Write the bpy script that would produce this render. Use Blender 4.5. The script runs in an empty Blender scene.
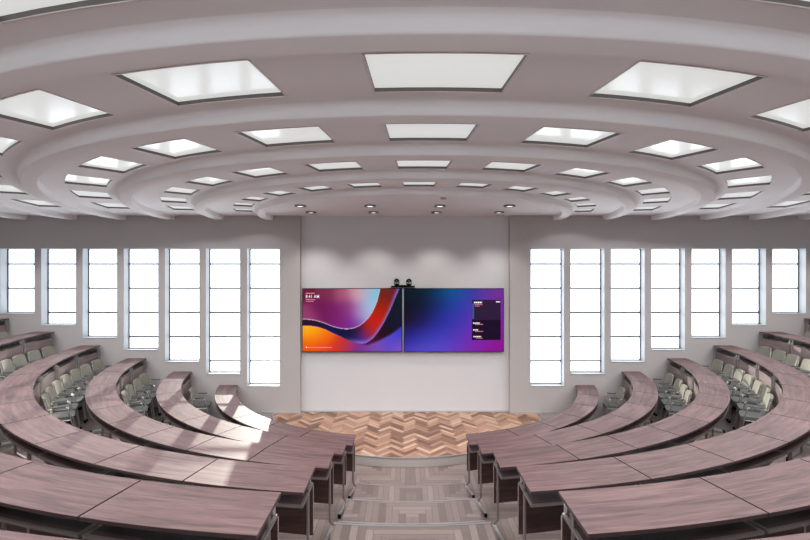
import bpy, math, random
from math import sin, cos, pi, acos, asin, atan2, radians, degrees, sqrt
random.seed(7)
S = 46.0                       # scale: units of the survey grid per metre
ZB = 150.5                     # level of the lowest floor below the eye, in the same units
DW = 436.0                     # eye to front wall
def P(X, d, a): return (X/S, (DW-d)/S, (ZB-a)/S)

# ---------------------------------------------------------------- camera, world, sun, exposure
scn = bpy.context.scene
cam = bpy.data.objects.new('camera', bpy.data.cameras.new('camera'))
scn.collection.objects.link(cam)
cam.location = P(0, 436, 0); cam.rotation_euler = (pi/2, 0, 0)
cam.data.sensor_width = 36; cam.data.lens = 36*436/810.0
cam.data.clip_start = 0.05
scn.camera = cam
scn.view_settings.view_transform = 'Standard'
scn.view_settings.look = 'None'
scn.view_settings.gamma = 1
scn.view_settings.use_curve_mapping = False
scn.view_settings.exposure = -0.3
w = bpy.data.worlds.new('sky'); scn.world = w; w.use_nodes = True
w.node_tree.nodes['Background'].inputs[0].default_value = (0.92, 0.96, 1.02, 1)
# bright overcast sky above, brightened below the horizon to light the ceiling
_t = w.node_tree; _tc = _t.nodes.new('ShaderNodeTexCoord'); _sp = _t.nodes.new('ShaderNodeSeparateXYZ'); _mr = _t.nodes.new('ShaderNodeMapRange')
_t.links.new(_tc.outputs['Generated'], _sp.inputs[0]); _t.links.new(_sp.outputs[2], _mr.inputs['Value'])
_mr.inputs['From Min'].default_value = -0.25; _mr.inputs['From Max'].default_value = 0.2
_mr.inputs['To Min'].default_value = 6.0; _mr.inputs['To Max'].default_value = 2.8
_t.links.new(_mr.outputs[0], _t.nodes['Background'].inputs[1])
sun = bpy.data.objects.new('sun', bpy.data.lights.new('sun', 'SUN'))
scn.collection.objects.link(sun)
sun.data.energy = 7.2; sun.data.angle = radians(0.6); sun.data.color = (1.0, 0.93, 0.82)
from mathutils import Vector, Matrix
sun.rotation_euler = Vector((0.22, -1.0, -0.30)).to_track_quat('-Z', 'Y').to_euler()
scn.cycles.max_bounces = 10
scn.cycles.diffuse_bounces = 6
scn.cycles.sample_clamp_indirect = 6
PANEL_E = 0.70
SPOT_W = 60
PANEL_W = 33          # lamp behind each glowing ceiling panel

# ---------------------------------------------------------------- materials
def lin(c): 
    c = c/255.0
    return c/12.92 if c <= 0.04045 else ((c+0.055)/1.055)**2.4
def rgb(r, g, b): return (lin(r), lin(g), lin(b), 1)
def newmat(name):
    m = bpy.data.materials.new(name); m.use_nodes = True
    return m, m.node_tree, m.node_tree.nodes['Principled BSDF']
def plain(name, col, rough=0.6, metal=0.0, noise=0.06, nscale=6.0, spec=0.5, bump=0.0):
    m, t, p = newmat(name)
    p.inputs['Roughness'].default_value = rough
    p.inputs['Metallic'].default_value = metal
    p.inputs['Specular IOR Level'].default_value = spec
    tc = t.nodes.new('ShaderNodeTexCoord'); n = t.nodes.new('ShaderNodeTexNoise')
    n.inputs['Scale'].default_value = nscale; n.inputs['Detail'].default_value = 4
    t.links.new(tc.outputs['Object'], n.inputs['Vector'])
    mr = t.nodes.new('ShaderNodeMapRange')
    mr.inputs['To Min'].default_value = 1-noise; mr.inputs['To Max'].default_value = 1+noise
    t.links.new(n.outputs[0], mr.inputs['Value'])
    mx = t.nodes.new('ShaderNodeVectorMath'); mx.operation = 'SCALE'
    mx.inputs[0].default_value = col[:3]
    t.links.new(mr.outputs[0], mx.inputs['Scale'])
    t.links.new(mx.outputs[0], p.inputs['Base Color'])
    if bump:
        b = t.nodes.new('ShaderNodeBump'); b.inputs['Strength'].default_value = bump
        n2 = t.nodes.new('ShaderNodeTexNoise'); n2.inputs['Scale'].default_value = 160
        t.links.new(tc.outputs['Object'], n2.inputs['Vector'])
        t.links.new(n2.outputs[0], b.inputs['Height']); t.links.new(b.outputs[0], p.inputs['Normal'])
    return m
def wood(name, c1, c2, c3, rough=0.42, ku=1.0, kv=14.0, spec=0.5):
    m, t, p = newmat(name)
    uv = t.nodes.new('ShaderNodeUVMap')
    oi = t.nodes.new('ShaderNodeObjectInfo')
    add = t.nodes.new('ShaderNodeVectorMath'); add.operation = 'ADD'
    sc = t.nodes.new('ShaderNodeVectorMath'); sc.operation = 'SCALE'; sc.inputs['Scale'].default_value = 37.0
    cmb = t.nodes.new('ShaderNodeCombineXYZ')
    for i in range(3): t.links.new(oi.outputs['Random'], cmb.inputs[i])
    t.links.new(cmb.outputs[0], sc.inputs[0])
    t.links.new(uv.outputs[0], add.inputs[0]); t.links.new(sc.outputs[0], add.inputs[1])
    mp = t.nodes.new('ShaderNodeMapping'); mp.inputs['Scale'].default_value = (ku, kv, 1)
    t.links.new(add.outputs[0], mp.inputs['Vector'])
    n1 = t.nodes.new('ShaderNodeTexNoise'); n1.inputs['Scale'].default_value = 1.6
    n1.inputs['Detail'].default_value = 6; n1.inputs['Roughness'].default_value = 0.62; n1.inputs['Distortion'].default_value = 0.7
    t.links.new(mp.outputs[0], n1.inputs['Vector'])
    n2 = t.nodes.new('ShaderNodeTexNoise'); n2.inputs['Scale'].default_value = 7.0; n2.inputs['Detail'].default_value = 4
    t.links.new(mp.outputs[0], n2.inputs['Vector'])
    mx = t.nodes.new('ShaderNodeMath'); mx.operation = 'MULTIPLY_ADD'; mx.inputs[1].default_value = 0.35
    t.links.new(n2.outputs[0], mx.inputs[0]); t.links.new(n1.outputs[0], mx.inputs[2])
    cr = t.nodes.new('ShaderNodeValToRGB'); e = cr.color_ramp.elements
    e[0].position = 0.45; e[0].color = c1; e[1].position = 0.92; e[1].color = c3
    k = cr.color_ramp.elements.new(0.66); k.color = c2
    t.links.new(mx.outputs[0], cr.inputs[0]); t.links.new(cr.outputs[0], p.inputs['Base Color'])
    p.inputs['Roughness'].default_value = rough
    p.inputs['Specular IOR Level'].default_value = spec
    return m
def herringbone(name, ramp, width, n, angle, rough=0.45, gap=0.05, gapcol=(0.05, 0.03, 0.02, 1), mirror=None):
    """blocks of n:1 laid in herringbone, colour drawn per block"""
    m, t, p = newmat(name)
    L = t.links
    def math_(op, a, b=None, c=None):
        x = t.nodes.new('ShaderNodeMath'); x.operation = op
        for i, v in enumerate((a, b, c)):
            if v is None: continue
            if isinstance(v, (int, float)): x.inputs[i].default_value = v
            else: L.new(v, x.inputs[i])
        return x.outputs[0]
    tc = t.nodes.new('ShaderNodeTexCoord')
    mp = t.nodes.new('ShaderNodeMapping'); mp.inputs['Scale'].default_value = (1/width,)*3
    mp.inputs['Rotation'].default_value = (0, 0, angle); mp.inputs['Location'].default_value = (100, 100, 0)
    src = tc.outputs['Object']
    if mirror is not None:
        s0 = t.nodes.new('ShaderNodeSeparateXYZ'); L.new(src, s0.inputs[0])
        c0 = t.nodes.new('ShaderNodeCombineXYZ'); L.new(math_('ABSOLUTE', math_('SUBTRACT', s0.outputs[0], mirror)), c0.inputs[0])
        L.new(s0.outputs[1], c0.inputs[1]); src = c0.outputs[0]
    L.new(src, mp.inputs['Vector'])
    sp = t.nodes.new('ShaderNodeSeparateXYZ'); L.new(mp.outputs[0], sp.inputs[0])
    x, y = sp.outputs[0], sp.outputs[1]
    i = math_('FLOOR', x); j = math_('FLOOR', y); fx = math_('SUBTRACT', x, i); fy = math_('SUBTRACT', y, j)
    mm = math_('SUBTRACT', i, j); 
    md = math_('SUBTRACT', mm, math_('MULTIPLY', math_('FLOOR', math_('DIVIDE', math_('ADD', mm, 0.25), 2*n)), 2*n))
    hor = math_('LESS_THAN', md, n-0.5)
    i0 = math_('SUBTRACT', i, md); alongh = math_('ADD', md, fx)
    k = math_('SUBTRACT', 2*n-1, md)
    j0 = math_('SUBTRACT', j, k); alongv = math_('ADD', k, fy)
    def mixv(a, b):    # hor ? a : b
        return math_('ADD', math_('MULTIPLY', a, hor), math_('MULTIPLY', b, math_('SUBTRACT', 1.0, hor)))
    idx = mixv(i0, i); idy = mixv(j, j0); al = mixv(alongh, alongv); ac = mixv(fy, fx)
    cv = t.nodes.new('ShaderNodeCombineXYZ'); L.new(idx, cv.inputs[0]); L.new(idy, cv.inputs[1]); L.new(hor, cv.inputs[2])
    wn = t.nodes.new('ShaderNodeTexWhiteNoise'); L.new(cv.outputs[0], wn.inputs['Vector'])
    gv = t.nodes.new('ShaderNodeCombineXYZ'); L.new(math_('MULTIPLY', al, 0.35), gv.inputs[0]); L.new(math_('MULTIPLY', ac, 3.0), gv.inputs[1])
    L.new(math_('MULTIPLY', wn.outputs['Value'], 90.0), gv.inputs[2])
    gn = t.nodes.new('ShaderNodeTexNoise'); gn.inputs['Scale'].default_value = 1.5; gn.inputs['Detail'].default_value = 4
    L.new(gv.outputs[0], gn.inputs['Vector'])
    val = math_('MULTIPLY_ADD', gn.outputs[0], 0.5, math_('MULTIPLY_ADD', wn.outputs['Value'], 0.85, -0.17))
    cr = t.nodes.new('ShaderNodeValToRGB'); e = cr.color_ramp.elements
    e[0].position = ramp[0][0]; e[0].color = ramp[0][1]; e[1].position = ramp[-1][0]; e[1].color = ramp[-1][1]
    for pos, c in ramp[1:-1]:
        q = cr.color_ramp.elements.new(pos); q.color = c
    L.new(val, cr.inputs[0])
    edge = math_('MINIMUM', math_('MINIMUM', ac, math_('SUBTRACT', 1.0, ac)), math_('MINIMUM', al, math_('SUBTRACT', float(n), al)))
    isgap = math_('LESS_THAN', edge, gap)
    mc = t.nodes.new('ShaderNodeMix'); mc.data_type = 'RGBA'
    L.new(isgap, mc.inputs['Factor']); L.new(cr.outputs[0], mc.inputs['A']); mc.inputs['B'].default_value = gapcol
    L.new(mc.outputs['Result'], p.inputs['Base Color'])
    p.inputs['Roughness'].default_value = rough
    return m
def emis(name, col, strength, gloss=0.0):
    m, t, p = newmat(name)
    p.inputs['Base Color'].default_value = (0.4, 0.4, 0.4, 1) if gloss else (0, 0, 0, 1)
    p.inputs['Roughness'].default_value = 0.12 if gloss else 0.5
    p.inputs['Specular IOR Level'].default_value = 0.1 if gloss else 0.1
    p.inputs['Emission Color'].default_value = col
    p.inputs['Emission Strength'].default_value = strength
    return m

M_ceil = plain('ceiling_plaster', (0.80, 0.78, 0.785), 0.7, noise=0.02, nscale=0.6, spec=0.1)
M_beam = plain('beam_plaster', (0.82, 0.80, 0.80), 0.8, noise=0.02, nscale=0.8, spec=0.0)
M_wall = plain('wall_plaster', (0.44, 0.412, 0.403), 0.7, noise=0.03, nscale=0.9, spec=0.25, bump=0.03)
M_cwall = plain('centre_wall_plaster', (0.60, 0.60, 0.615), 0.65, noise=0.02, nscale=0.8, spec=0.3)
M_trim = plain('window_trim', (0.40, 0.42, 0.445), 0.5, noise=0.01)
M_frame = plain('window_frame_metal', (0.06, 0.068, 0.078), 0.5, 0.0, noise=0.02)
M_base = plain('baseboard_paint', (0.40, 0.37, 0.36), 0.5, noise=0.02)
M_riser = plain('riser_paint', (0.42, 0.38, 0.36), 0.55, noise=0.03)
M_desk = wood('desk_wood', (0.050, 0.030, 0.030, 1), (0.112, 0.064, 0.064, 1), (0.178, 0.108, 0.105, 1), 0.5, spec=0.22)
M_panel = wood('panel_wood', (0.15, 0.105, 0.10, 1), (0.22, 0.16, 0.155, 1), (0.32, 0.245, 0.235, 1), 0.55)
M_dark = wood('shelf_wood_panel_shade', (0.03, 0.014, 0.014, 1), (0.05, 0.024, 0.024, 1), (0.09, 0.045, 0.043, 1), 0.35)
M_edge = plain('desk_edge', (0.05, 0.03, 0.03), 0.4, noise=0.1)
M_metal = plain('brushed_metal', (0.30, 0.27, 0.265), 0.38, 0.85, noise=0.03)
M_chrome = plain('chrome', (0.60, 0.60, 0.58), 0.42, 0.9, noise=0.01)
M_black = plain('black_plastic', (0.006, 0.006, 0.007), 0.5, noise=0.02, spec=0.04)
M_back = plain('chair_back_fabric', (0.27, 0.255, 0.21), 0.75, noise=0.06, nscale=30, spec=0.3)
M_seat = plain('chair_seat_fabric', (0.13, 0.13, 0.13), 0.75, noise=0.08, nscale=30, spec=0.3)
M_grey = plain('seam_steel', (0.50, 0.51, 0.52), 0.3, 0.8, noise=0.02)
M_recess = plain('light_recess_metal', (0.13, 0.11, 0.105), 0.5, noise=0.02)
M_lip = plain('light_lip', (0.66, 0.62, 0.61), 0.45, noise=0.01)
M_panelglow = emis('panel_glow', (0.97, 1.0, 0.985, 1), PANEL_E, gloss=1)
M_spotglow = emis('downlight_glow', (1.0, 0.95, 0.90, 1), 4.0)
M_text = emis('screen_text_glow', (1, 0.93, 0.97, 1), 1.2)
M_pink = emis('screen_pink_text_glow', rgb(240, 150, 175), 1.1)
M_card = emis('screen_card_glow', rgb(44, 26, 58), 1.22)
M_card2 = emis('screen_card_dark_glow', rgb(26, 8, 38), 1.22)
M_cardbar = emis('screen_card_bar_glow', rgb(70, 95, 150), 1.0)
M_stage = herringbone('stage_herringbone', [(0.0, (0.085, 0.04, 0.022, 1)), (0.22, (0.16, 0.078, 0.048, 1)),
        (0.5, (0.28, 0.15, 0.095, 1)), (0.75, (0.37, 0.22, 0.145, 1)), (1.0, (0.50, 0.34, 0.245, 1))], 0.085, 4, -pi/4, 0.4, 0.03)
M_floor = herringbone('tier_floor_planks', [(0.0, (0.12, 0.088, 0.078, 1)), (0.4, (0.172, 0.132, 0.118, 1)),
        (0.75, (0.21, 0.165, 0.148, 1)), (1.0, (0.26, 0.21, 0.19, 1))], 0.078, 7, 0.0, 0.45, 0.04, (0.11, 0.08, 0.07, 1), mirror=0.085)
def glassmat():
    m = bpy.data.materials.new('window_glass'); m.use_nodes = True; t = m.node_tree
    t.nodes.remove(t.nodes['Principled BSDF'])
    a = t.nodes.new('ShaderNodeBsdfTransparent'); a.inputs[0].default_value = (0.97, 0.985, 0.99, 1)
    g = t.nodes.new('ShaderNodeBsdfGlossy'); g.inputs['Roughness'].default_value = 0.05
    mx = t.nodes.new('ShaderNodeMixShader'); mx.inputs[0].default_value = 0.06
    t.links.new(a.outputs[0], mx.inputs[1]); t.links.new(g.outputs[0], mx.inputs[2])
    t.links.new(mx.outputs[0], t.nodes['Material Output'].inputs['Surface'])
    return m
M_glass = glassmat()

# ---------------------------------------------------------------- mesh helpers
class MB:
    """collects geometry in world coordinates and links it as one mesh object"""
    def __init__(s): s.v = []; s.f = []; s.uv = []; s.mi = []
    def face(s, pts, uv=None, mi=0):
        b = len(s.v); s.v += [tuple(p) for p in pts]; s.f.append(list(range(b, b+len(pts))))
        s.uv.append(uv or [(p[0], p[1]) for p in pts]); s.mi.append(mi)
    def box(s, x0, x1, y0, y1, z0, z1, mi=0):
        c = [(x0,y0,z0),(x1,y0,z0),(x1,y1,z0),(x0,y1,z0),(x0,y0,z1),(x1,y0,z1),(x1,y1,z1),(x0,y1,z1)]
        s.hexa(c, mi)
    def hexa(s, c, mi=0):
        for q in ((3,2,1,0),(4,5,6,7),(0,1,5,4),(1,2,6,5),(2,3,7,6),(3,0,4,7)):
            pts = [c[k] for k in q]
            a, b, d = Vector(pts[0]), Vector(pts[1]), Vector(pts[3])
            lu, lv = (b-a).length, (d-a).length
            s.face(pts, [(0,0),(lu,0),(lu,lv),(0,lv)], mi)
    def tube(s, p, q, r, n=8, mi=0, r2=None):
        p = Vector(p); q = Vector(q); r2 = r if r2 is None else r2
        ax = (q-p).normalized(); u = ax.orthogonal().normalized(); v = ax.cross(u)
        A = [p+u*cos(2*pi*k/n)*r+v*sin(2*pi*k/n)*r for k in range(n)]
        B = [q+u*cos(2*pi*k/n)*r2+v*sin(2*pi*k/n)*r2 for k in range(n)]
        for k in range(n): s.face([A[k], A[(k+1)%n], B[(k+1)%n], B[k]], mi=mi)
        s.face(A[::-1], mi=mi); s.face(B, mi=mi)
    def path(s, pts, r, n=8, mi=0):
        for a, b in zip(pts, pts[1:]): s.tube(a, b, r, n, mi)
        for a in pts[1:-1]: s.ball(a, r, mi)
    def ball(s, c, r, mi=0, nu=8, nv=5, sz=1.0):
        c = Vector(c)
        def q(i, j):
            t = pi*j/nv; f = 2*pi*i/nu
            return c+Vector((r*sin(t)*cos(f), r*sin(t)*sin(f), r*cos(t)*sz))
        for j in range(nv):
            for i in range(nu):
                if j == 0: s.face([q(0,0), q(i,1), q(i+1,1)], mi=mi)
                elif j == nv-1: s.face([q(i,j), q(0,nv), q(i+1,j)], mi=mi)
                else: s.face([q(i,j), q(i,j+1), q(i+1,j+1), q(i+1,j)], mi=mi)
    def build(s, name, mats, parent=None, smooth=False, origin=None):
        o0 = Vector(origin) if origin is not None else (Vector(parent['_w']) if parent is not None and '_w' in parent.keys() else Vector((0,0,0)))
        me = bpy.data.meshes.new(name)
        me.from_pydata([tuple(Vector(p)-o0) for p in s.v], [], s.f)
        ul = me.uv_layers.new(name='UVMap')
        k = 0
        for u in s.uv:
            for c in u:
                ul.data[k].uv = c; k += 1
        if not isinstance(mats, (list, tuple)): mats = [mats]
        for m in mats: me.materials.append(m)
        for i, f in enumerate(me.polygons):
            f.material_index = s.mi[i]; f.use_smooth = smooth
        import bmesh
        bm = bmesh.new(); bm.from_mesh(me); bmesh.ops.remove_doubles(bm, verts=bm.verts, dist=1e-5)
        bmesh.ops.recalc_face_normals(bm, faces=bm.faces)
        bm.to_mesh(me); bm.free()
        if smooth:
            try: me.set_sharp_from_angle(angle=radians(38))
            except Exception: pass
        ob = bpy.data.objects.new(name, me); scn.collection.objects.link(ob)
        if parent is not None:
            ob.parent = parent; ob['_w'] = tuple(o0)
        else:
            ob.location = o0; ob['_w'] = tuple(o0)
        return ob
def struct(o): o['kind'] = 'structure'; return o
def tag(o, label, cat, group=None):
    o['label'] = label; o['category'] = cat
    if group: o['group'] = group
    return o
def empty(name, loc, rz=0):
    o = bpy.data.objects.new(name, None); scn.collection.objects.link(o)
    o.location = loc; o.rotation_euler = (0, 0, rz); o.empty_display_size = 0.1
    o['_w'] = tuple(loc); return o

# polar points: centre (cx, cd), angle 0 = straight towards the eye, positive = right
def pol(cx, cd, R, th, a): return P(cx+R*sin(th), cd+R*cos(th), a)
def arc_box(mb, cx, cd, R1, R2, t1, t2, a_top, a_bot, n, mi=(0,0,0), ends=True, outer=None):
    """t1, t2 = (angle at R1, angle at R2) of either end"""
    def ang(f, o): 
        lo = t1[o]; hi = t2[o]; return lo+(hi-lo)*f
    Rm = (R1+R2)/2
    for k in range(n):
        f0, f1 = k/n, (k+1)/n
        i0 = pol(cx,cd,R1,ang(f0,0),a_top); i1 = pol(cx,cd,R1,ang(f1,0),a_top)
        o0 = pol(cx,cd,R2,ang(f0,1),a_top); o1 = pol(cx,cd,R2,ang(f1,1),a_top)
        I0 = pol(cx,cd,R1,ang(f0,0),a_bot); I1 = pol(cx,cd,R1,ang(f1,0),a_bot)
        O0 = pol(cx,cd,R2,ang(f0,1),a_bot); O1 = pol(cx,cd,R2,ang(f1,1),a_bot)
        u0 = Rm*ang(f0,0)/S; u1 = Rm*ang(f1,0)/S; v0 = R1/S; v1 = R2/S; h = (a_bot-a_top)/S
        mb.face([i0,o0,o1,i1], [(u0,v0),(u0,v1),(u1,v1),(u1,v0)], mi[0])
        mb.face([I0,I1,O1,O0], [(u0,v0),(u1,v0),(u1,v1),(u0,v1)], mi[1])
        mb.face([i0,i1,I1,I0], [(u0,0),(u1,0),(u1,h),(u0,h)], mi[2])
        mb.face([o0,O0,O1,o1], [(u0,0),(u0,h),(u1,h),(u1,0)], mi[2] if outer is None else outer)
        if ends and k == 0: mb.face([i0,I0,O0,o0], [(0,0),(0,h),(v1-v0,h),(v1-v0,0)], mi[2])
        if ends and k == n-1: mb.face([i1,o1,O1,I1], [(0,0),(v1-v0,0),(v1-v0,h),(0,h)], mi[2])

# ---------------------------------------------------------------- layout data
CCX, CCD = 8.0, 0.0            # centre of the ceiling rings
FCX, FCD = 1.8, -35.0          # centre of the seating rows
A_CEIL, A_BEAM = -54.3, -50.0
R_IN = [171.8, 216.8, 261.8, 307.2, 352.6, 397.6]        # inner edge of each desk row
DEPTHS = [18.2, 18.2, 18.4, 18.9, 19.5, 19.5]
A_TOP = [114.5, 101.0, 87.8, 75.0, 61.3, 48.2]
A_FL = [150.5, 137.0, 123.8, 111.0, 97.3, 84.2]
T_R = [None]+[R_IN[k]-3.3 for k in range(1, 6)]    # radius of the tier edge in front of row k
XL, XR, DB = -462.0, 464.0, 540.0          # side walls and rear wall
T_STAGE = 138.5                          # stage edge radius about seating centre

# ---------------------------------------------------------------- room shell
# front wall with tall window openings stepping down towards the centre
LW = [(0,34.7),(41,76.2),(82.3,117.3),(123.5,158.5),(164.7,199.6),(205.7,240.3),(246.7,280)]
BOT = [313.8,325.5,338.0,350.3,362.2,374.3,386.3]
RWI = [(530.5,564.3),(570.3,604.7),(610.7,645),(651,685.3),(691.4,725.8),(731.8,766.2),(772,806.2)]
WT = 9.0      # wall thickness
A_WT = 248.2-270
wins = [(l-405, r-405, b-270) for (l, r), b in zip(LW, BOT)] + [(l-405, r-405, b-270) for (l, r), b in zip(RWI, BOT[::-1])]
wins = [(-405-41, -405-6.5, 301.5-270)] + wins + [(812.5-405, 846.5-405, 301.5-270)]
def yv(d): return (DW-d)/S
def front_wall(name, xa, xb, ws):
    mb = MB()
    def bx(x0, x1, a0, a1): mb.box(x0/S, x1/S, yv(0), yv(-WT), (ZB-a1)/S, (ZB-a0)/S)
    bx(xa, xb, A_CEIL, A_WT)
    x = xa
    for (l, r, b) in ws:
        if l > x: bx(x, l, A_WT, ZB)
        bx(l, r, b, ZB); x = r
    bx(x, xb, A_WT, ZB)
    return struct(mb.build(name, M_wall))
front_wall('wall_front_left', XL, -105.0, wins[:8])
front_wall('wall_front_right', 105.0, XR, wins[8:])
mb = MB(); mb.box(-106/S, 106/S, yv(-5.7), yv(-WT), 0, (ZB-A_CEIL)/S)
struct(mb.build('wall_center', M_cwall))
for nm, x0, x1 in (('wall_left', XL-8, XL), ('wall_right', XR, XR+8)):
    mb = MB(); mb.box(x0/S, x1/S, yv(-WT), yv(DB+8), 0, (ZB-A_CEIL)/S); struct(mb.build(nm, M_wall))
# rear wall with unseen windows, added to light the beam faces from behind
RB = [(-440+110*k, -440+110*k+66) for k in range(8)]; RT, RBOT = -44.0, 30.0
mb = MB()
def rbx(x0, x1, a0, a1): mb.box(x0/S, x1/S, yv(DB+8), yv(DB), (ZB-a1)/S, (ZB-a0)/S)
rbx(XL, XR, A_CEIL, RT); rbx(XL, XR, RBOT, ZB)
x = XL
for l, r in RB:
    rbx(x, l, RT, RBOT); x = r
rbx(x, XR, RT, RBOT)
struct(mb.build('wall_back', M_wall))

# windows
for n, (l, r, b) in enumerate(wins):
    w_ = empty('window_%d' % (n+1), P((l+r)/2, -WT/2, b)); struct(w_)
    g = -8.3     # glass plane
    y0, y1 = yv(g+0.7), yv(g-0.5)
    zt, zb = (ZB-A_WT)/S, (ZB-b)/S
    x0, x1 = l/S, r/S
    fr = MB(); t_ = 1.05/S
    for (a_, b_, c_, d_) in ((x0,x0+t_,zb,zt),(x1-t_,x1,zb,zt),(x0,x1,zb,zb+t_*1.2),(x0,x1,zt-t_,zt)):
        fr.box(a_, b_, y1, y0, c_, d_)
    fr.build('window_frame', M_frame, w_)
    ym = 264.0
    while ym-270 < b-4:
        z = (ZB-(ym-270)*1.019)/S
        m_ = MB(); m_.box(x0+t_, x1-t_, y1, y0, z-0.8/S, z+0.8/S); m_.build('glazing_bar', M_frame, w_)
        ym += 24.2
    gl = MB(); yy = yv(g)
    gl.box(x0+t_/2, x1-t_/2, yy-0.003, yy+0.003, zb+t_/2, zt-t_/2); gl.build('pane', M_glass, w_)
    # reveal lining: side boards, sill and head
    ln = MB(); e = 0.35/S; yr0, yr1 = yv(0)-0.004, y0
    for (a_, b_, c_, d_) in ((x0,x0+e,zb,zt),(x1-e,x1,zb,zt),(x0+e,x1-e,zt-e,zt)):
        ln.box(a_, b_, yr0, yr1, c_, d_)
    ln.build('reveal_lining', M_trim, w_)
    sl = MB(); sl.box(x0+e, x1-e, yr0-0.006, yr1, zb, zb+e*1.3); sl.build('window_sill', M_trim, w_)

for n, (l, r) in enumerate(RB):  # added rear windows, out of view, letting daylight in from behind
    w_ = empty('window_%d' % (len(wins)+n+1), P((l+r)/2, DB+4, RBOT)); struct(w_)
    t_ = 1.6/S; x0, x1, z0, z1 = l/S, r/S, (ZB-RBOT)/S, (ZB-RT)/S; y0, y1 = yv(DB+5), yv(DB+3)
    fr = MB()
    for (a_, b_, c_, d_) in ((x0,x0+t_,z0,z1),(x1-t_,x1,z0,z1),(x0,x1,z0,z0+t_),(x0,x1,z1-t_,z1),((x0+x1)/2-t_/2,(x0+x1)/2+t_/2,z0,z1)):
        fr.box(a_, b_, y0, y1, c_, d_)
    fr.build('window_frame', M_frame, w_)
    gl = MB(); yy = yv(DB+4); gl.box(x0+t_/2, x1-t_/2, yy-0.003, yy+0.003, z0+t_/2, z1-t_/2); gl.build('pane', M_glass, w_)

# floors: tiers
def wall_ang(R, dd=0.0): return acos(max(-1, min(1, (-FCD+dd)/R)))
mb = MB(); N = 96
def tier(R1, R2, a):
    for k in range(N):
        f0 = -1+2*k/N; f1 = -1+2*(k+1)/N
        A1, A2 = wall_ang(R1), wall_ang(R2)
        mb.face([pol(FCX,FCD,R1,A1*f0,a), pol(FCX,FCD,R2,A2*f0,a), pol(FCX,FCD,R2,A2*f1,a), pol(FCX,FCD,R1,A1*f1,a)])
def riser(R, a_up, a_dn, mi=1):
    for k in range(N):
        f0 = -1+2*k/N; f1 = -1+2*(k+1)/N; A = wall_ang(R)
        mb.face([pol(FCX,FCD,R,A*f0,a_up), pol(FCX,FCD,R,A*f1,a_up), pol(FCX,FCD,R,A*f1,a_dn), pol(FCX,FCD,R,A*f0,a_dn)], mi=mi)
radii = [T_STAGE-4]+T_R[1:]
for k in range(5):
    tier(radii[k], radii[k+1], A_FL[k])
    riser(radii[k+1], A_FL[k+1], A_FL[k])
# top tier out to the walls
R6 = radii[5]; A = wall_ang(R6)
angs = [A*(-1+2*k/N) for k in range(N+1)]
corners = [atan2(XL-FCX, DB-FCD), atan2(XR-FCX, DB-FCD)]
angs = sorted(angs+corners)
def hit(th):
    s_, c_ = sin(th), cos(th); best = 1e9
    if s_ > 1e-6: best = min(best, (XR-FCX)/s_)
    if s_ < -1e-6: best = min(best, (XL-FCX)/s_)
    if c_ > 1e-6: best = min(best, (DB-FCD)/c_)
    return best
for t0, t1 in zip(angs, angs[1:]):
    mb.face([pol(FCX,FCD,R6,t0,A_FL[5]), pol(FCX,FCD,hit(t0),t0,A_FL[5]), pol(FCX,FCD,hit(t1),t1,A_FL[5]), pol(FCX,FCD,R6,t1,A_FL[5])])
for sx, X_ in ((-1, XL), (1, XR)):
    th = A*sx; q = hit(th)
    p0 = pol(FCX,FCD,R6,th,A_FL[5]); p1 = pol(FCX,FCD,q,th,A_FL[5]); 
    mb.face([p0, p1, P(X_, 0, A_FL[5])])
struct(mb.build('floor', [M_floor, M_riser]))

# stage
mb = MB(); A = wall_ang(T_STAGE); a_s = 143.5
pts = [pol(FCX,FCD,T_STAGE,A*(-1+2*k/N),a_s) for k in range(N+1)]
pts = [P(-105,0,a_s)]+[P(-105,-5.7,a_s), P(105,-5.7,a_s), P(105,0,a_s)]+pts[::-1]
mb.face(pts)
for k in range(N):
    f0 = -1+2*k/N; f1 = -1+2*(k+1)/N
    a0 = pol(FCX,FCD,T_STAGE,A*f0,a_s); a1 = pol(FCX,FCD,T_STAGE,A*f1,a_s)
    b0 = pol(FCX,FCD,T_STAGE,A*f0,ZB); b1 = pol(FCX,FCD,T_STAGE,A*f1,ZB)
    mb.face([a0, a1, b1, b0], mi=1)
struct(mb.build('stage', [M_stage, M_riser]))
mb = MB(); A = wall_ang(T_STAGE, 1)
arc_box(mb, FCX, FCD, T_STAGE-0.9, T_STAGE+0.25, (-A,-A), (A,A), a_s-0.15, a_s+0.8, N)
struct(mb.build('trim_1', M_grey))
# half steps in the aisle and the metal nosings
AX0, AX1 = -33.5, 40.5
def aisle_ang(R): return asin((AX0-FCX+0.6)/R), asin((AX1-FCX-0.6)/R)
tn = 2
for k in range(1, 6):
    R_full = T_R[k]; R_half = R_full-33; a_h = (A_FL[k]+A_FL[k-1])/2
    mb = MB()
    l0, r0 = aisle_ang(R_half); l1, r1 = aisle_ang(R_full)
    arc_box(mb, FCX, FCD, R_half, R_full-0.05, (l0,l1), (r0,r1), a_h, A_FL[k-1]-0.02, 14, mi=(0,0,1))
    struct(mb.build('aisle_step_%d' % k, [M_floor, M_riser]))
    for R, a_ in ((R_half, a_h), (R_full, A_FL[k])):
        mb = MB(); l, r = aisle_ang(R)
        arc_box(mb, FCX, FCD, R-0.35, R+0.75, (l,l), (r,r), a_-0.14, a_+0.35, 14)
        struct(mb.build('trim_%d' % tn, M_grey)); tn += 1
# baseboards along the front wall
for nm, xa, xb in (('baseboard_left', -170, -105), ('baseboard_right', 105, 170)):
    mb = MB(); mb.box(xa/S, xb/S, yv(0.5), yv(0), (ZB-a_s)/S, (ZB-a_s+2.0)/S); struct(mb.build(nm, M_base))
mb = MB(); mb.box(-105/S, 105/S, yv(-5.1), yv(-5.7), (ZB-a_s)/S, (ZB-a_s+1.2)/S); struct(mb.build('baseboard_center', M_trim))

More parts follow.
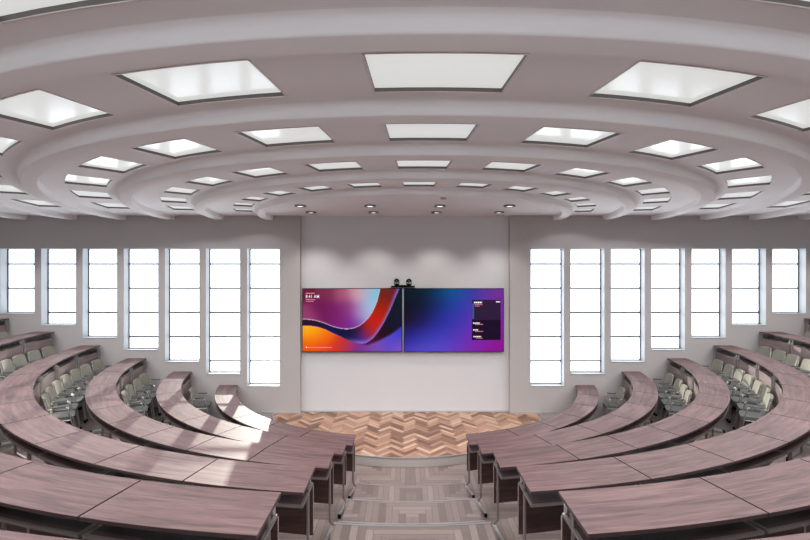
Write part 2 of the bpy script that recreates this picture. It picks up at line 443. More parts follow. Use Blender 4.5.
# ---------------------------------------------------------------- ceiling
BANDS = [(152.5,167.5),(202.5,220.5),(253.0,274.5),(303.5,327.0),(354.0,378.0),(403.0,429.0)]
PW = radians(3.65); PC = [radians(0.4+12.6*k) for k in range(-6, 7)]
edges = set()
for c in PC: edges |= {round(c-PW,6), round(c,6), round(c+PW,6), round(c+PW/2,6), round(c-PW/2,6)}
edges |= {round(-pi/2,6), round(pi/2,6)}
edges = sorted(edges); full = []
for a_, b_ in zip(edges, edges[1:]):
    n = max(1, int(math.ceil((b_-a_)/radians(1.9))))
    full += [a_+(b_-a_)*i/n for i in range(n)]
full.append(edges[-1])
rr = [0.0, 60.0, 120.0]
for a_, b_ in BANDS: rr += [a_, b_]
rr.append(445.0)
mb = MB()
def hole(r0, r1, t0, t1):
    tm = (t0+t1)/2
    return any(abs(r0-a_) < .01 and abs(r1-b_) < .01 for a_, b_ in BANDS) and any(abs(tm-c) < PW for c in PC)
for r0, r1 in zip(rr, rr[1:]):
    for t0, t1 in zip(full, full[1:]):
        if hole(r0, r1, t0, t1): continue
        q = [pol(CCX,CCD,r0,t0,A_CEIL), pol(CCX,CCD,r1,t0,A_CEIL), pol(CCX,CCD,r1,t1,A_CEIL), pol(CCX,CCD,r0,t1,A_CEIL)]
        if r0 == 0: q = q[1:]if False else [q[0], q[1], q[2]]
        mb.face(q)
def hitc(th):
    s_, c_ = sin(th), cos(th); best = 1e9
    if s_ > 1e-6: best = min(best, (XR-CCX)/s_)
    if s_ < -1e-6: best = min(best, (XL-CCX)/s_)
    if c_ > 1e-6: best = min(best, (DB-CCD)/c_)
    return best
ff = sorted(full+[atan2(XL-CCX, DB-CCD), atan2(XR-CCX, DB-CCD)])
for t0, t1 in zip(ff, ff[1:]):
    mb.face([pol(CCX,CCD,445,t0,A_CEIL), pol(CCX,CCD,hitc(t0),t0,A_CEIL), pol(CCX,CCD,hitc(t1),t1,A_CEIL), pol(CCX,CCD,445,t1,A_CEIL)])
mb.face([P(XL,0,A_CEIL), P(XR,0,A_CEIL), P(XR,-WT,A_CEIL), P(XL,-WT,A_CEIL)])
mb.face([P(XL-8,-WT,A_CEIL-12), P(XR+8,-WT,A_CEIL-12), P(XR+8,DB+8,A_CEIL-12), P(XL-8,DB+8,A_CEIL-12)])
for (xa, da), (xb, db) in (((XL-8,-WT),(XR+8,-WT)), ((XR+8,-WT),(XR+8,DB+8)), ((XR+8,DB+8),(XL-8,DB+8)), ((XL-8,DB+8),(XL-8,-WT))):
    mb.face([P(xa,da,A_CEIL), P(xb,db,A_CEIL), P(xb,db,A_CEIL-12), P(xa,da,A_CEIL-12)])
struct(mb.build('ceiling', M_ceil))

# ring beams hanging below the ceiling, lower corners rounded
for k in range(7):
    Ro = 148+49*k; Ri = Ro-8.0; Rb = 1.1
    prof = [(Ri, A_CEIL), (Ri, A_BEAM-0.5), (Ri+0.5, A_BEAM), (Ro-0.7, A_BEAM)]
    prof += [(Ro-0.7+0.7*sin(t), A_BEAM-0.7+0.7*cos(t)) for t in (pi/6, pi/3, pi/2)]
    # cove where the outer face meets the ceiling
    prof += [(Ro, A_CEIL+2.4), (Ro+0.15, A_CEIL+1.5), (Ro+0.55, A_CEIL+0.75), (Ro+1.2, A_CEIL+0.25), (Ro+2.2, A_CEIL)]
    mb = MB(); n = 120
    for i in range(n):
        t0 = -pi/2+pi*i/n; t1 = -pi/2+pi*(i+1)/n
        for (ra, aa), (rb, ab) in zip(prof, prof[1:]):
            mb.face([pol(CCX,CCD,ra,t0,aa), pol(CCX,CCD,rb,t0,ab), pol(CCX,CCD,rb,t1,ab), pol(CCX,CCD,ra,t1,aa)])
    struct(mb.build('trim_%d' % tn, M_beam, smooth=True)); tn += 1

ORD = ['first','second','third','fourth','fifth','sixth','seventh','eighth','ninth','tenth','eleventh','twelfth',
       'thirteenth','fourteenth','fifteenth','sixteenth','seventeenth','eighteenth','nineteenth','twentieth','twenty-first','twenty-second']
# glowing ceiling panels, recessed
RC = 1.25
for bi, (r1, r2) in enumerate(BANDS):
    for ci, c in enumerate(PC):
        rm = (r1+r2)/2
        X_ = CCX+rm*sin(c); d_ = CCD+rm*cos(c)
        k = ci-6
        side = 'on centre line' if k == 0 else '%s %s of centre' % (ORD[abs(k)-1], 'left' if k < 0 else 'right')
        root = empty('ceiling_light', pol(CCX,CCD,rm,c,A_CEIL))
        tag(root, 'glowing ceiling panel in the %s light ring from the screens, %s' % (ORD[bi], side), 'ceiling light', 'glowing panels in the ringed ceiling')
        fr = MB(); n = 4
        for i in range(n):
            t0 = c-PW+2*PW*i/n; t1 = c-PW+2*PW*(i+1)/n
            for r_ in (r1, r2):
                fr.face([pol(CCX,CCD,r_,t0,A_CEIL), pol(CCX,CCD,r_,t1,A_CEIL), pol(CCX,CCD,r_,t1,A_CEIL-RC), pol(CCX,CCD,r_,t0,A_CEIL-RC)])
        for t0 in (c-PW, c+PW):
            fr.face([pol(CCX,CCD,r1,t0,A_CEIL), pol(CCX,CCD,r2,t0,A_CEIL), pol(CCX,CCD,r2,t0,A_CEIL-RC), pol(CCX,CCD,r1,t0,A_CEIL-RC)])
        fr.build('recess_frame', M_recess, root)
        lip = MB(); q = 0.45
        arc_box(lip, CCX, CCD, r1-q, r1, (c-PW,c-PW), (c+PW,c+PW), A_CEIL-0.05, A_CEIL+0.2, 4)
        arc_box(lip, CCX, CCD, r2, r2+q, (c-PW,c-PW), (c+PW,c+PW), A_CEIL-0.05, A_CEIL+0.2, 4)
        for t0 in (c-PW, c+PW):
            e = q/rm*(1 if t0 > c else -1)
            arc_box(lip, CCX, CCD, r1, r2, (min(t0,t0+e),)*2, (max(t0,t0+e),)*2, A_CEIL-0.05, A_CEIL+0.2, 1)
        lip.build('lip', M_lip, root)
        df = MB()
        for i in range(n):
            t0 = c-PW+2*PW*i/n; t1 = c-PW+2*PW*(i+1)/n
            df.face([pol(CCX,CCD,r1,t0,A_CEIL-RC), pol(CCX,CCD,r2,t0,A_CEIL-RC), pol(CCX,CCD,r2,t1,A_CEIL-RC), pol(CCX,CCD,r1,t1,A_CEIL-RC)])
        df.build('diffuser', M_panelglow, root)
        L_ = bpy.data.lights.new('panel_lamp', 'SPOT'); L_.energy = PANEL_W*(r2-r1)*rm/(16.0*265)
        L_.spot_size = radians(136); L_.spot_blend = 0.25; L_.shadow_soft_size = 0.0; L_.color = (0.985, 0.985, 1.0)
        lo = bpy.data.objects.new('panel_lamp', L_); scn.collection.objects.link(lo); lo.parent = root; lo.location = (0, 0, 0.012)

# downlights over the stage
def ring_mesh(mb, c, r0, r1, z0, z1, n=24):
    for k in range(n):
        a, b = 2*pi*k/n, 2*pi*(k+1)/n
        f = lambda r, t, z: (c[0]+r*cos(t), c[1]+r*sin(t), z)
        mb.face([f(r0,a,z0), f(r1,a,z0), f(r1,b,z0), f(r0,b,z0)]); mb.face([f(r1,a,z0), f(r1,a,z1), f(r1,b,z1), f(r1,b,z0)])
        mb.face([f(r0,a,z0), f(r0,b,z0), f(r0,b,z1), f(r0,a,z1)])
names4 = ['far left', 'centre left', 'centre right', 'far right']
for row, (d_, rowname) in enumerate(((29.0, 'row nearest the screen wall'), (70.0, 'row further from the screen wall'))):
    for i, X_ in enumerate((-87.8, -29.3, 29.3, 87.8)):
        c = P(X_, d_, A_CEIL); root = empty('downlight', c)
        tag(root, 'small round ceiling downlight, %s one of the %s' % (names4[i], rowname), 'downlight', 'downlights over the stage')
        mb = MB(); ring_mesh(mb, c, 0.078, 0.105, c[2]-0.028, c[2]); mb.build('trim_ring', M_recess, root, smooth=True)
        mb = MB(); f = [(c[0]+0.079*cos(2*pi*k/24), c[1]+0.079*sin(2*pi*k/24), c[2]-0.012) for k in range(24)]
        mb.face(f); mb.build('lens', M_spotglow, root)
        L_ = bpy.data.lights.new('downlight_lamp', 'SPOT'); L_.energy = SPOT_W*(1.5 if row == 0 else 1); L_.spot_size = radians(105); L_.spot_blend = 0.7
        L_.color = (1, 0.95, 0.9); L_.shadow_soft_size = 0.07
        lo = bpy.data.objects.new('downlight_lamp', L_); scn.collection.objects.link(lo); lo.parent = root; lo.location = (0, 0, -0.05)
c = P(28.8, 109, A_CEIL); mb = MB(); mb.tube((c[0],c[1],c[2]), (c[0],c[1],c[2]-0.03), 0.055, 20, 0, 0.04)
tag(mb.build('smoke_detector', M_trim, origin=c), 'small white detector on the ceiling above the screens, in front of the downlights', 'detector')

# ---------------------------------------------------------------- screens
YS = -2.6                    # depth of the screen faces (recessed wall is at -5.7)
K = (436-YS)/436.0
def sx(x): return (x-405)*K/S
def szz(y): return (ZB-(y-270)*K)/S
def interp(tab, x):
    if x <= tab[0][0]: return tab[0][1]
    for (x0, y0), (x1, y1) in zip(tab, tab[1:]):
        if x <= x1: 
            t = (x-x0)/(x1-x0); return y0+(y1-y0)*t
    return tab[-1][1]
def smooth_tab(tab):         # Catmull-Rom resample
    out = []
    for i in range(len(tab)-1):
        p0 = tab[max(i-1,0)]; p1 = tab[i]; p2 = tab[i+1]; p3 = tab[min(i+2,len(tab)-1)]
        for s_ in range(8):
            t = s_/8
            out.append(tuple(0.5*((2*p1[k])+(-p0[k]+p2[k])*t+(2*p0[k]-5*p1[k]+4*p2[k]-p3[k])*t*t+(-p0[k]+3*p1[k]-3*p2[k]+p3[k])*t**3) for k in (0,1)))
    out.append(tab[-1]); return out
TA = smooth_tab([(18,270),(100,278),(180,300),(250,328),(330,346),(400,344),(450,326),(500,288),(550,228),(590,143),(607,85),(618,32)])
TB = smooth_tab([(18,320),(100,325),(180,345),(250,378),(330,415),(400,445),(470,460),(520,450),(570,410),(620,342),(660,272),(700,190),(740,92),(767,32)])
TC = [(18,900),(470,466),(520,474),(600,445),(700,392),(785,330)]
def blend(pts, x, y, pw=2.6):
    tw = 0; c = [0,0,0]
    for px_, py_, col in pts:
        w_ = math.exp(-(((px_-x)**2+(py_-y)**2)/(2*50.0**2)))+1e-5; tw += w_
        for k in range(3): c[k] += w_*col[k]
    return [q/tw for q in c]
def mixc(a, b, t):
    t = max(0, min(1, t)); return [a[k]*(1-t)+b[k]*t for k in range(3)]
UP = [(30,50,(105,18,50)),(200,60,(122,40,75)),(330,60,(160,80,110)),(430,50,(205,150,165)),(500,60,(190,170,190)),(570,60,(120,190,220)),
      (60,240,(150,60,110)),(150,180,(110,20,80)),(250,220,(115,25,95)),(350,200,(130,45,120)),(350,310,(125,30,125)),(450,200,(170,100,160)),
      (530,180,(150,200,225)),(440,300,(120,60,160)),(500,240,(170,180,220))]
MID = [(30,295,(50,8,30)),(150,320,(35,10,45)),(250,360,(20,20,75)),(350,390,(15,15,60)),(430,400,(30,25,90)),(400,360,(20,10,30)),
       (500,360,(110,15,40)),(560,320,(205,25,8)),(600,250,(190,25,5)),(640,180,(150,30,5)),(650,60,(110,35,15)),(720,60,(110,20,40)),(480,430,(110,60,200)),(560,360,(190,50,60))]
LOW = [(40,340,(252,185,25)),(120,360,(250,160,15)),(60,430,(250,130,5)),(200,400,(245,110,10)),(40,500,(225,70,15)),(150,490,(230,75,15)),(270,480,(210,50,30)),
       (350,470,(190,50,60)),(420,500,(130,45,140)),(500,500,(110,50,150)),(600,480,(110,70,185)),(700,430,(85,70,200)),(770,380,(60,60,190)),(770,500,(120,80,190)),(560,500,(130,80,170))]
DRK = [(560,440,(70,8,28)),(640,380,(40,8,25)),(700,300,(18,14,34)),(760,200,(8,20,36)),(770,60,(4,22,36)),(770,300,(14,14,50)),(520,462,(90,15,60))]
def left_col(x, y):
    ya = interp(TA, x) if x < 618 else -1e6
    yb = interp(TB, x) if x < 767 else -1e6
    if y < ya:
        c = blend(UP, x, y)
        # pale rim
        dist = min((ya-y), 1e9)
        xx = x
        # horizontal distance matters on the steep right side
        lo = [q for q in TA if q[1] <= y and q[0] > 330]
        if lo: dist = min(dist, abs(lo[0][0]-x))
        if dist < 9: c = mixc((225,215,240), c, dist/9)
        return c
    if y < yb:
        c = blend(MID, x, y)
        lo = [q for q in TB if q[1] <= y and q[0] > 500]
        dist = (yb-y)
        if lo: dist = min(dist, abs(lo[0][0]-x))
        if x > 330 and dist < 34: c = mixc(c, mixc((130,120,225), c, (dist/34)**0.8), min(1, (x-330)/130))
        elif dist < 8: c = mixc((60,60,150), c, dist/8)
        return c
    yc = interp(TC, x)
    if y < yc+8 and x > 470:
        c = blend(DRK, x, y); return mixc(blend(LOW, x, y), c, (yc+8-y)/22)
    return blend(LOW, x, y)
RG = [[(0,20,32),(0,24,40),(2,60,90),(8,90,140),(45,60,150),(95,50,150),(115,40,140)],
      [(2,10,24),(6,14,40),(16,40,105),(30,60,160),(60,55,170),(105,45,160),(120,35,150)],
      [(22,4,22),(26,18,75),(36,40,140),(52,50,170),(85,50,175),(115,38,165),(125,28,150)],
      [(30,30,120),(45,48,165),(60,60,180),(75,55,180),(110,45,175),(130,30,160),(135,22,145)],
      [(75,60,185),(85,75,200),(95,75,200),(105,60,190),(125,40,165),(140,22,150),(140,15,135)]]
def right_col(u, v):
    tw = 0; c = [0,0,0]
    for j in range(5):
        for i in range(7):
            w_ = math.exp(-((u*6-i)**2+(v*4-j)**2)/(2*0.55**2)); tw += w_
            for k in range(3): c[k] += w_*RG[j][i][k]
    return [q/tw for q in c]
def vcmat(name):
    m, t, p = newmat(name)
    at = t.nodes.new('ShaderNodeVertexColor'); at.layer_name = 'Col'
    t.links.new(at.outputs[0], p.inputs['Emission Color']); p.inputs['Emission Strength'].default_value = 1.22
    p.inputs['Base Color'].default_value = (0.0, 0.0, 0.0, 1); p.inputs['Roughness'].default_value = 0.35
    p.inputs['Specular IOR Level'].default_value = 0.15
    return m
M_img = vcmat('screen_image_glow')
def make_screen(x0, x1, y0, y1, colf, label):
    root = empty('wall_screen', (sx((x0+x1)/2), yv(YS), szz((y0+y1)/2)))
    tag(root, label, 'screen', 'pair of wall screens')
    b = MB(); b.box(sx(x0), sx(x1), yv(YS), yv(-5.65), szz(y1), szz(y0)); b.build('housing', M_black, root)
    nx, ny = 200, 126
    e = 0.55
    X0, X1, Y0, Y1 = x0+e, x1-e, y0+e, y1-e
    vs = []; cols = []
    for j in range(ny+1):
        for i in range(nx+1):
            u, v = i/nx, j/ny
            vs.append((sx(X0+(X1-X0)*u)-root.location.x, -0.004, szz(Y0+(Y1-Y0)*v)-root.location.z))
            cols.append(colf(u, v))
    fs = [(j*(nx+1)+i, (j+1)*(nx+1)+i, (j+1)*(nx+1)+i+1, j*(nx+1)+i+1) for j in range(ny) for i in range(nx)]
    me = bpy.data.meshes.new('display'); me.from_pydata(vs, [], fs); me.materials.append(M_img)
    ca = me.color_attributes.new('Col', 'FLOAT_COLOR', 'POINT')
    for k, c in enumerate(cols): ca.data[k].color = (lin(c[0]), lin(c[1]), lin(c[2]), 1)
    o = bpy.data.objects.new('display', me); scn.collection.objects.link(o); o.parent = root
    return root
scL = make_screen(302.2, 402.2, 288.3, 351.9, lambda u, v: left_col(18+767*u, 32+490*v), 'left wall screen showing an orange, red and purple wave picture with the time')
scR = make_screen(403.9, 504.0, 288.3, 351.9, right_col, 'right wall screen showing a blue to purple gradient with a dark schedule card')
bz = MB(); bz.box(sx(402.35), sx(403.75), yv(-2.9), yv(-5.65), szz(351.9), szz(288.3))
tag(bz.build('screen_spacer', M_grey, origin=(sx(403.05), yv(-5.65), szz(351.9))), 'thin steel strip filling the gap between the two wall screens', 'strip')
def flat(root, name, x0, x1, y0, y1, m, lift=0.007):
    b = MB(); yy = yv(YS)-lift
    b.box(sx(x0), sx(x1), yy, yv(YS)-0.0045, szz(y1), szz(y0)); return b.build(name, m, root)
def text(root, name, s_, x0, ytop, ybot, x1, m):
    cu = bpy.data.curves.new('t', 'FONT'); cu.body = s_; cu.size = 1; cu.extrude = 0.01; cu.offset = 0.004; cu.space_character = 1.12
    tmp = bpy.data.objects.new('t', cu); scn.collection.objects.link(tmp)
    dg = bpy.context.evaluated_depsgraph_get(); dg.update()
    me = bpy.data.meshes.new_from_object(tmp.evaluated_get(dg))
    bpy.data.objects.remove(tmp)
    xs = [v.co.x for v in me.vertices]; ys = [v.co.y for v in me.vertices]
    w0, w1, h0, h1 = min(xs), max(xs), min(ys), max(ys)
    for v in me.vertices:
        x = sx(x0+(x1-x0)*(v.co.x-w0)/(w1-w0)); z = szz(ybot+(ytop-ybot)*(v.co.y-h0)/(h1-h0))
        v.co = (x-root.location.x, -0.007+v.co.z*0.1, z-root.location.z)
    me.materials.clear(); me.materials.append(m)
    o = bpy.data.objects.new(name, me); scn.collection.objects.link(o); o.parent = root; return o
text(scL, 'clock_text', '8:41 AM', 305.8, 294.9, 298.0, 319.1, M_text)
def dashes(root, name, x0, x1, y0, y1, m, gaps, seed):
    rnd = random.Random(seed); b = MB(); x = x0; yy = yv(YS)
    while x < x1:
        wdt = rnd.uniform(0.6, 1.9)*gaps; xe = min(x1, x+wdt)
        b.box(sx(x), sx(xe), yy-0.007, yy-0.0045, szz(y1), szz(y0)); x = xe+0.3
    b.build(name, m, root)
dashes(scL, 'greeting_line', 305.8, 314.6, 292.8, 293.8, M_pink, 1, 1)
dashes(scL, 'date_line', 305.7, 315.2, 299.2, 300.0, M_pink, 1, 2)
dashes(scL, 'place_line', 306.2, 313.5, 301.0, 301.7, M_pink, 1, 3)
dashes(scL, 'notice_line', 307.9, 332.3, 347.0, 347.8, M_pink, 1.4, 4)
flat(scL, 'notice_mark', 306.0, 306.9, 346.5, 348.0, M_text)
flat(scR, 'card_header', 471.9, 500.6, 299.8, 319.8, M_card, 0.0055)
flat(scR, 'card_list', 471.9, 500.6, 319.8, 340.0, M_card2, 0.0055)
flat(scR, 'card_bar', 472.2, 474.0, 303.5, 319.0, M_cardbar)
for nm, a_, b_, c_, d_, m_, sd in (('card_title',474,482,301.7,303.2,M_text,5),('card_subtitle',474.6,482.5,304.3,305.0,M_pink,6),('card_detail',475,479.5,305.8,306.4,M_pink,7),
        ('card_button',496,500,301.2,302.4,M_text,8),('entry_title',473,480,322.5,323.6,M_text,9),('entry_time',475,483,324.0,324.7,M_pink,10),
        ('entry_title',473,478.3,329.3,330.4,M_text,11),('entry_time',475,483,331.0,331.7,M_pink,12),('entry_title',473.4,481,336.0,337.1,M_text,13),('entry_time',476,482.3,337.8,338.4,M_pink,14)):
    dashes(scR, nm, a_, b_, c_, d_, m_, 1, sd)
# camera shelf with two cameras
root = empty('camera_shelf', (sx(403), yv(-5.65), szz(288)))
tag(root, 'narrow black shelf above the screens carrying two cameras', 'shelf')
b = MB(); b.box(sx(391.2), sx(414.6), yv(3.5), yv(-5.65), szz(287.1), szz(285.9)); b.build('board', M_black, root)
b = MB(); b.box(sx(394.5), sx(411.0), yv(1.5), yv(-4.5), szz(285.9), szz(285.1)); b.build('riser_plate', M_black, root)
for xc, nm in ((396.7, 'left'), (408.9, 'right')):
    root = empty('video_camera', (sx(xc), yv(-1), szz(285.1)))
    tag(root, 'small black swivelling camera with pale collar, %s one of the two above the screens' % nm, 'camera', 'cameras above the screens')
    c0 = Vector((sx(xc), yv(-1), szz(285.1)))
    b = MB(); b.tube(c0, c0+Vector((0,0,0.035)), 0.045, 20); b.build('base', M_black, root, smooth=True)
    b = MB()
    for s_ in (-1, 1): b.box(c0.x+s_*0.052-0.007, c0.x+s_*0.052+0.007, c0.y-0.02, c0.y+0.02, c0.z+0.01, c0.z+0.11)
    b.build('yoke', M_black, root)
    b = MB(); b.box(c0.x-0.035, c0.x+0.035, c0.y-0.03, c0.y+0.03, c0.z+0.035, c0.z+0.055); b.build('collar', M_trim, root)
    b = MB(); b.ball(c0+Vector((0,0,0.098)), 0.05, 0, 18, 12, 0.9)
    b.tube(c0+Vector((0,-0.03,0.098)), c0+Vector((0,-0.075,0.094)), 0.034, 18)
    h = b.build('camera_head', M_black, root, smooth=True)
    b = MB(); b.tube(c0+Vector((0,-0.075,0.094)), c0+Vector((0,-0.079,0.094)), 0.024, 18); b.build('lens', M_frame, h)

# ---------------------------------------------------------------- desks
NSEG = [6, 7, 10, 10, 11, 11]
def desk(k, side, th0, th1, first, last, label):
    """th0 < th1 signed angles on inner edge"""
    DEPTH = DEPTHS[k]; Ri = R_IN[k]; Ro = Ri+DEPTH; at = A_TOP[k]; af = A_FL[k]
    g = 0.28/Ri
    lo = [th0+g, th0+g]; hi = [th1-g, th1-g]
    # wall ends follow the wall, aisle ends follow the aisle
    def fix(arr, sgn, last_):
        if last_:
            arr[0] = sgn*wall_ang(Ri, 2.0); arr[1] = sgn*wall_ang(Ro, 2.0)
        else:
            xe = (AX1 if sgn > 0 else AX0)-FCX+(2.0 if sgn > 0 else -0.7)
            arr[0] = asin(xe/Ri); arr[1] = asin(xe/Ro)
    if side > 0:
        if first: fix(lo, 1, False)
        if last: fix(hi, 1, True)
    else:
        if first: fix(hi, -1, False)
        if last: fix(lo, -1, True)
    def lerp_th(arr, R): 
        f = (R-Ri)/(Ro-Ri); return arr[0]+(arr[1]-arr[0])*f
    thm = (lo[0]+hi[0])/2
    root = empty('curved_desk', pol(FCX,FCD,Ri+DEPTH/2,thm,af))
    tag(root, label, 'desk', 'curved desks in rows facing the screens')
    n = 6
    mb = MB(); arc_box(mb, FCX, FCD, Ri, Ro, lo, hi, at, at+1.0, n, mi=(0,1,1)); mb.build('desktop', [M_desk, M_edge], root)
    pl = [x+0.35/Ri for x in lo]; ph = [x-0.35/Ri for x in hi]
    mb = MB(); R1, R2 = Ri+0.9, Ri+1.7
    arc_box(mb, FCX, FCD, R1, R2, [lerp_th(pl,R1)]*2, [lerp_th(ph,R1)]*2, at+6.0, at+25.0, n, mi=(1,1,0), outer=1); mb.build('modesty_panel', [M_panel, M_dark], root)  # panel back coloured dark to paint in the shade under the desk
    mb = MB(); R1, R2 = Ri+2.2, Ro-1.4
    arc_box(mb, FCX, FCD, R1, R2, [lerp_th(pl,R1)+.9/Ri, lerp_th(pl,R2)+.9/Ri], [lerp_th(ph,R1)-.9/Ri, lerp_th(ph,R2)-.9/Ri], at+4.9, at+5.5, n); mb.build('book_shelf', M_dark, root)
    # metal frame: rear rail and two end rails
    mb = MB(); R1, R2 = Ro-1.4, Ro-0.6
    arc_box(mb, FCX, FCD, R1, R2, [lerp_th(pl,R1)]*2, [lerp_th(ph,R1)]*2, at+4.9, at+5.7, n)
    for arr, s_ in ((pl, 1), (ph, -1)):
        R1, R2 = Ri+1.9, Ro-1.4
        a1, a2 = lerp_th(arr,R1), lerp_th(arr,R2)
        e1, e2 = a1+s_*0.85/R1, a2+s_*0.85/R2
        arc_box(mb, FCX, FCD, R1, R2, [min(a1,e1), min(a2,e2)], [max(a1,e1), max(a2,e2)], at+4.9, at+5.8, 1)
    mb.build('frame', M_metal, root)
    for arr, s_ in ((pl, 1), (ph, -1)):
        Ru = Ri+8.5; th = lerp_th(arr, Ru)+s_*0.45/Ru
        X, D = FCX+Ru*sin(th), FCD+Ru*cos(th)
        ou = Vector((sin(th), -cos(th), 0)); side_v = Vector((cos(th), sin(th), 0))
        top = Vector(P(X, D, at+1.25)); kne = Vector(P(X, D, af-7.0)); kn2 = kne+ou*(-4.5/S)+Vector((0,0,-4.6/S))
        mb = MB(); mb.path([top, kne, kn2], 0.0125, 8)
        leg = mb.build('leg', M_metal, root, smooth=True)
        mb = MB(); z1 = (ZB-af)/S
        f0 = kn2+ou*(-1.2/S); f1 = f0+ou*(13.5/S)
        h0, h1 = 0.042, 0.03; wv = side_v*0.016
        c = []
        for zz in (0, 1):
            for pt, hh in ((f0, h0), (f1, h1)):
                zt = z1+0.004 if zz == 0 else z1+hh
                for s2 in (-1, 1): c.append(Vector((pt.x, pt.y, zt))+wv*s2)
        mb.hexa([c[0], c[1], c[3], c[2], c[4], c[5], c[7], c[6]])
        ft = mb.build('foot', M_chrome, leg)
        for fp in (f0, f1):
            mb = MB(); mb.tube((fp.x, fp.y, z1), (fp.x, fp.y, z1+0.034), 0.02, 10); mb.build('foot_cap', M_black, leg)
        # bracket on the front face between panel and top
        Rb = Ri+1.3; tb = lerp_th(arr, Rb)+s_*1.5/Ri; eb = 0.32/Rb
        mb = MB(); arc_box(mb, FCX, FCD, Rb-0.2, Rb+0.9, [tb-eb]*2, [tb+eb]*2, at+1.25, at+6.0, 1)
        Rb = Ri+0.55; arc_box(mb, FCX, FCD, Rb-0.5, Rb+0.3, [tb-eb*.6]*2, [tb+eb*.6]*2, at+3.5, at+13.0, 1)
        mb.build('bracket', M_chrome, root)
    return root
seg_ang = {}
for k in range(6):
    Ri = R_IN[k]; ww = wall_ang(Ri, 2)
    a0r = asin((AX1+2.0-FCX)/Ri); a0l = -asin((AX0-0.7-FCX)/Ri)
    for side, a0 in ((-1, a0l), (1, a0r)):
        # seams were surveyed from the eye: they are symmetric about the row centre
        n = NSEG[k]; am = (a0l+a0r)/2+(radians(0.75) if side > 0 else radians(-0.45))
        st = (ww-am)/n
        cuts = [am+st*i for i in range(n+1)]; cuts[0] = a0
        seg_ang[(k, side)] = cuts
        for i in range(n):
            t0, t1 = sorted((side*cuts[i], side*cuts[i+1]))
            desk(k, side, t0, t1, i == 0, i == n-1,
                 'curved pinkish wood desk, %s side, %s row from stage, %s desk from aisle' % ('left' if side < 0 else 'right', ORD[k], ORD[i]))

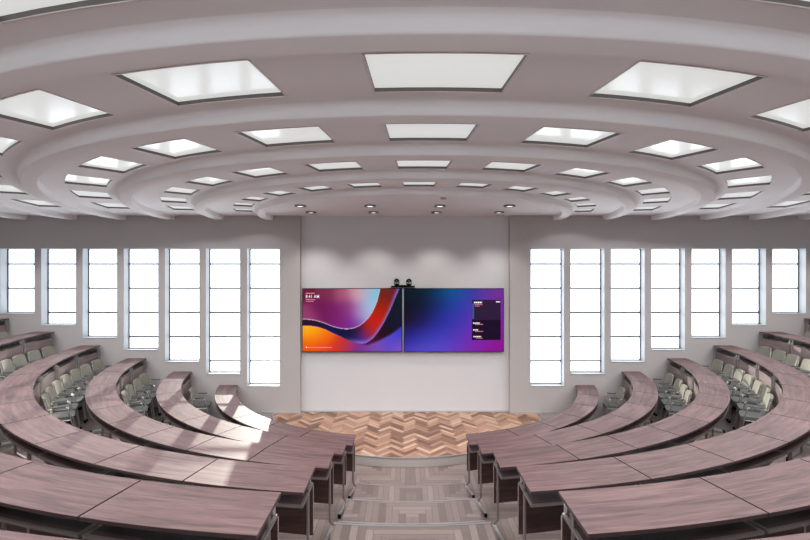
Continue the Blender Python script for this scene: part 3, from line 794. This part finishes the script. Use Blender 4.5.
# ---------------------------------------------------------------- chairs
def make_chair():
    root = empty('conference_chair', (0,0,0))
    W = 0.35
    # backrest: curved, rounded panel
    mb = MB(); nx, nz = 8, 8
    def bp(i, j, off):
        u = -1+2*i/nx; v = j/nz
        hw = W/2*(1-0.10*(abs(2*v-1)**4))
        z = 0.47+0.34*v
        if abs(u) == 1: z = 0.47+0.34*(0.5+(v-0.5)*0.9)
        y = 0.155+0.075*v-0.028*(u*u)*-1*-1+off
        return (u*hw, y-0.0, z)
    for i in range(nx):
        for j in range(nz):
            mb.face([bp(i,j,0), bp(i+1,j,0), bp(i+1,j+1,0), bp(i,j+1,0)])
            mb.face([bp(i,j,0.035), bp(i,j+1,0.035), bp(i+1,j+1,0.035), bp(i+1,j,0.035)])
    for i in range(nx):
        for j in (0, nz): mb.face([bp(i,j,0), bp(i+1,j,0), bp(i+1,j,0.035), bp(i,j,0.035)])
    for j in range(nz):
        for i in (0, nx): mb.face([bp(i,j,0), bp(i,j+1,0), bp(i,j+1,0.035), bp(i,j,0.035)])
    mb.build('backrest', M_back, root, smooth=True)
    mb = MB()
    def sp(i, j, off):
        u = -1+2*i/8; v = -1+2*j/6
        x = u*(W/2)*(1-0.06*abs(v)**4); y = 0.01+v*0.15*(1-0.05*abs(u)**4)
        return (x, y, 0.44+off+(0.012*u*u if off > 0 else 0)-(0.02*max(0,-v-0.6) if off > 0 else 0))
    for i in range(8):
        for j in range(6):
            mb.face([sp(i,j,0.03), sp(i+1,j,0.03), sp(i+1,j+1,0.03), sp(i,j+1,0.03)])
            mb.face([sp(i,j,-0.015), sp(i,j+1,-0.015), sp(i+1,j+1,-0.015), sp(i+1,j,-0.015)])
    for i in range(8):
        for j in (0, 6): mb.face([sp(i,j,0.03), sp(i+1,j,0.03), sp(i+1,j,-0.015), sp(i,j,-0.015)])
    for j in range(6):
        for i in (0, 8): mb.face([sp(i,j,0.03), sp(i,j+1,0.03), sp(i,j+1,-0.015), sp(i,j,-0.015)])
    mb.build('seat', M_seat, root, smooth=True)
    for s_ in (-1, 1):
        x = s_*(W/2+0.008)
        mb = MB(); mb.path([(x*0.93, 0.215, 0.74), (x, 0.185, 0.62), (x, 0.17, 0.43), (x, -0.10, 0.425)], 0.009, 6)
        mb.path([(x, 0.185, 0.62), (x, -0.02, 0.635), (x, -0.06, 0.60), (x, -0.10, 0.425)], 0.009, 6)
        fr = mb.build('side_frame', M_chrome, root, smooth=True)
        mb = MB(); mb.box(x-0.018, x+0.018, -0.04, 0.13, 0.635, 0.655); mb.build('armrest', M_seat, root)
        for (ya, yb) in ((-0.10, -0.15), (0.17, 0.20)):
            mb = MB(); mb.tube((x, ya, 0.425), (x, yb, 0.05), 0.0095, 6)
            lg = mb.build('leg', M_chrome, root, smooth=True)
            mb = MB(); mb.tube((x-0.011, yb, 0.0255), (x+0.011, yb, 0.0255), 0.0255, 10); mb.build('caster', M_black, lg)
    return root
chair0 = make_chair()
def kids(o): return [c for c in bpy.data.objects if c.parent == o]
tree = [(c, kids(c)) for c in kids(chair0)]
used = False
def place_chair(loc, rz, label, grp):
    global used
    if not used:
        r = chair0; used = True
    else:
        r = chair0.copy(); scn.collection.objects.link(r)
        for c, gs in tree:
            n = c.copy(); scn.collection.objects.link(n); n.parent = r
            for g in gs:
                h = g.copy(); scn.collection.objects.link(h); h.parent = n
    r.location = loc; r.rotation_euler = (0, 0, rz); tag(r, label, 'chair', grp)
MIN_ANG = [radians(q) for q in (70, 62, 53, 40, 40)]
for k in range(5):
    for side in (-1, 1):
        cuts = seg_ang[(k, side)]; Rc = R_IN[k]+31.0
        wa = wall_ang(Rc, 16)
        step = 20.6/Rc
        th = wa; i = 0
        lst = []
        while th > MIN_ANG[k]:
            lst.append(th); th -= step
        for i, th in enumerate(lst):
            t_ = side*(th+random.uniform(-.004,.004)); lab = 'padded chrome-armed chair, %s side, %s row from stage, %s chair from window wall' % (
                'left' if side < 0 else 'right', ORD[k], ORD[i])
            place_chair(pol(FCX,FCD,Rc+random.uniform(-.7,.7),t_,A_FL[k]), pi+t_+random.uniform(-.03,.03), lab, 'padded chairs behind the curved desks')
for o in bpy.data.objects:
    if '_w' in o.keys(): del o['_w']
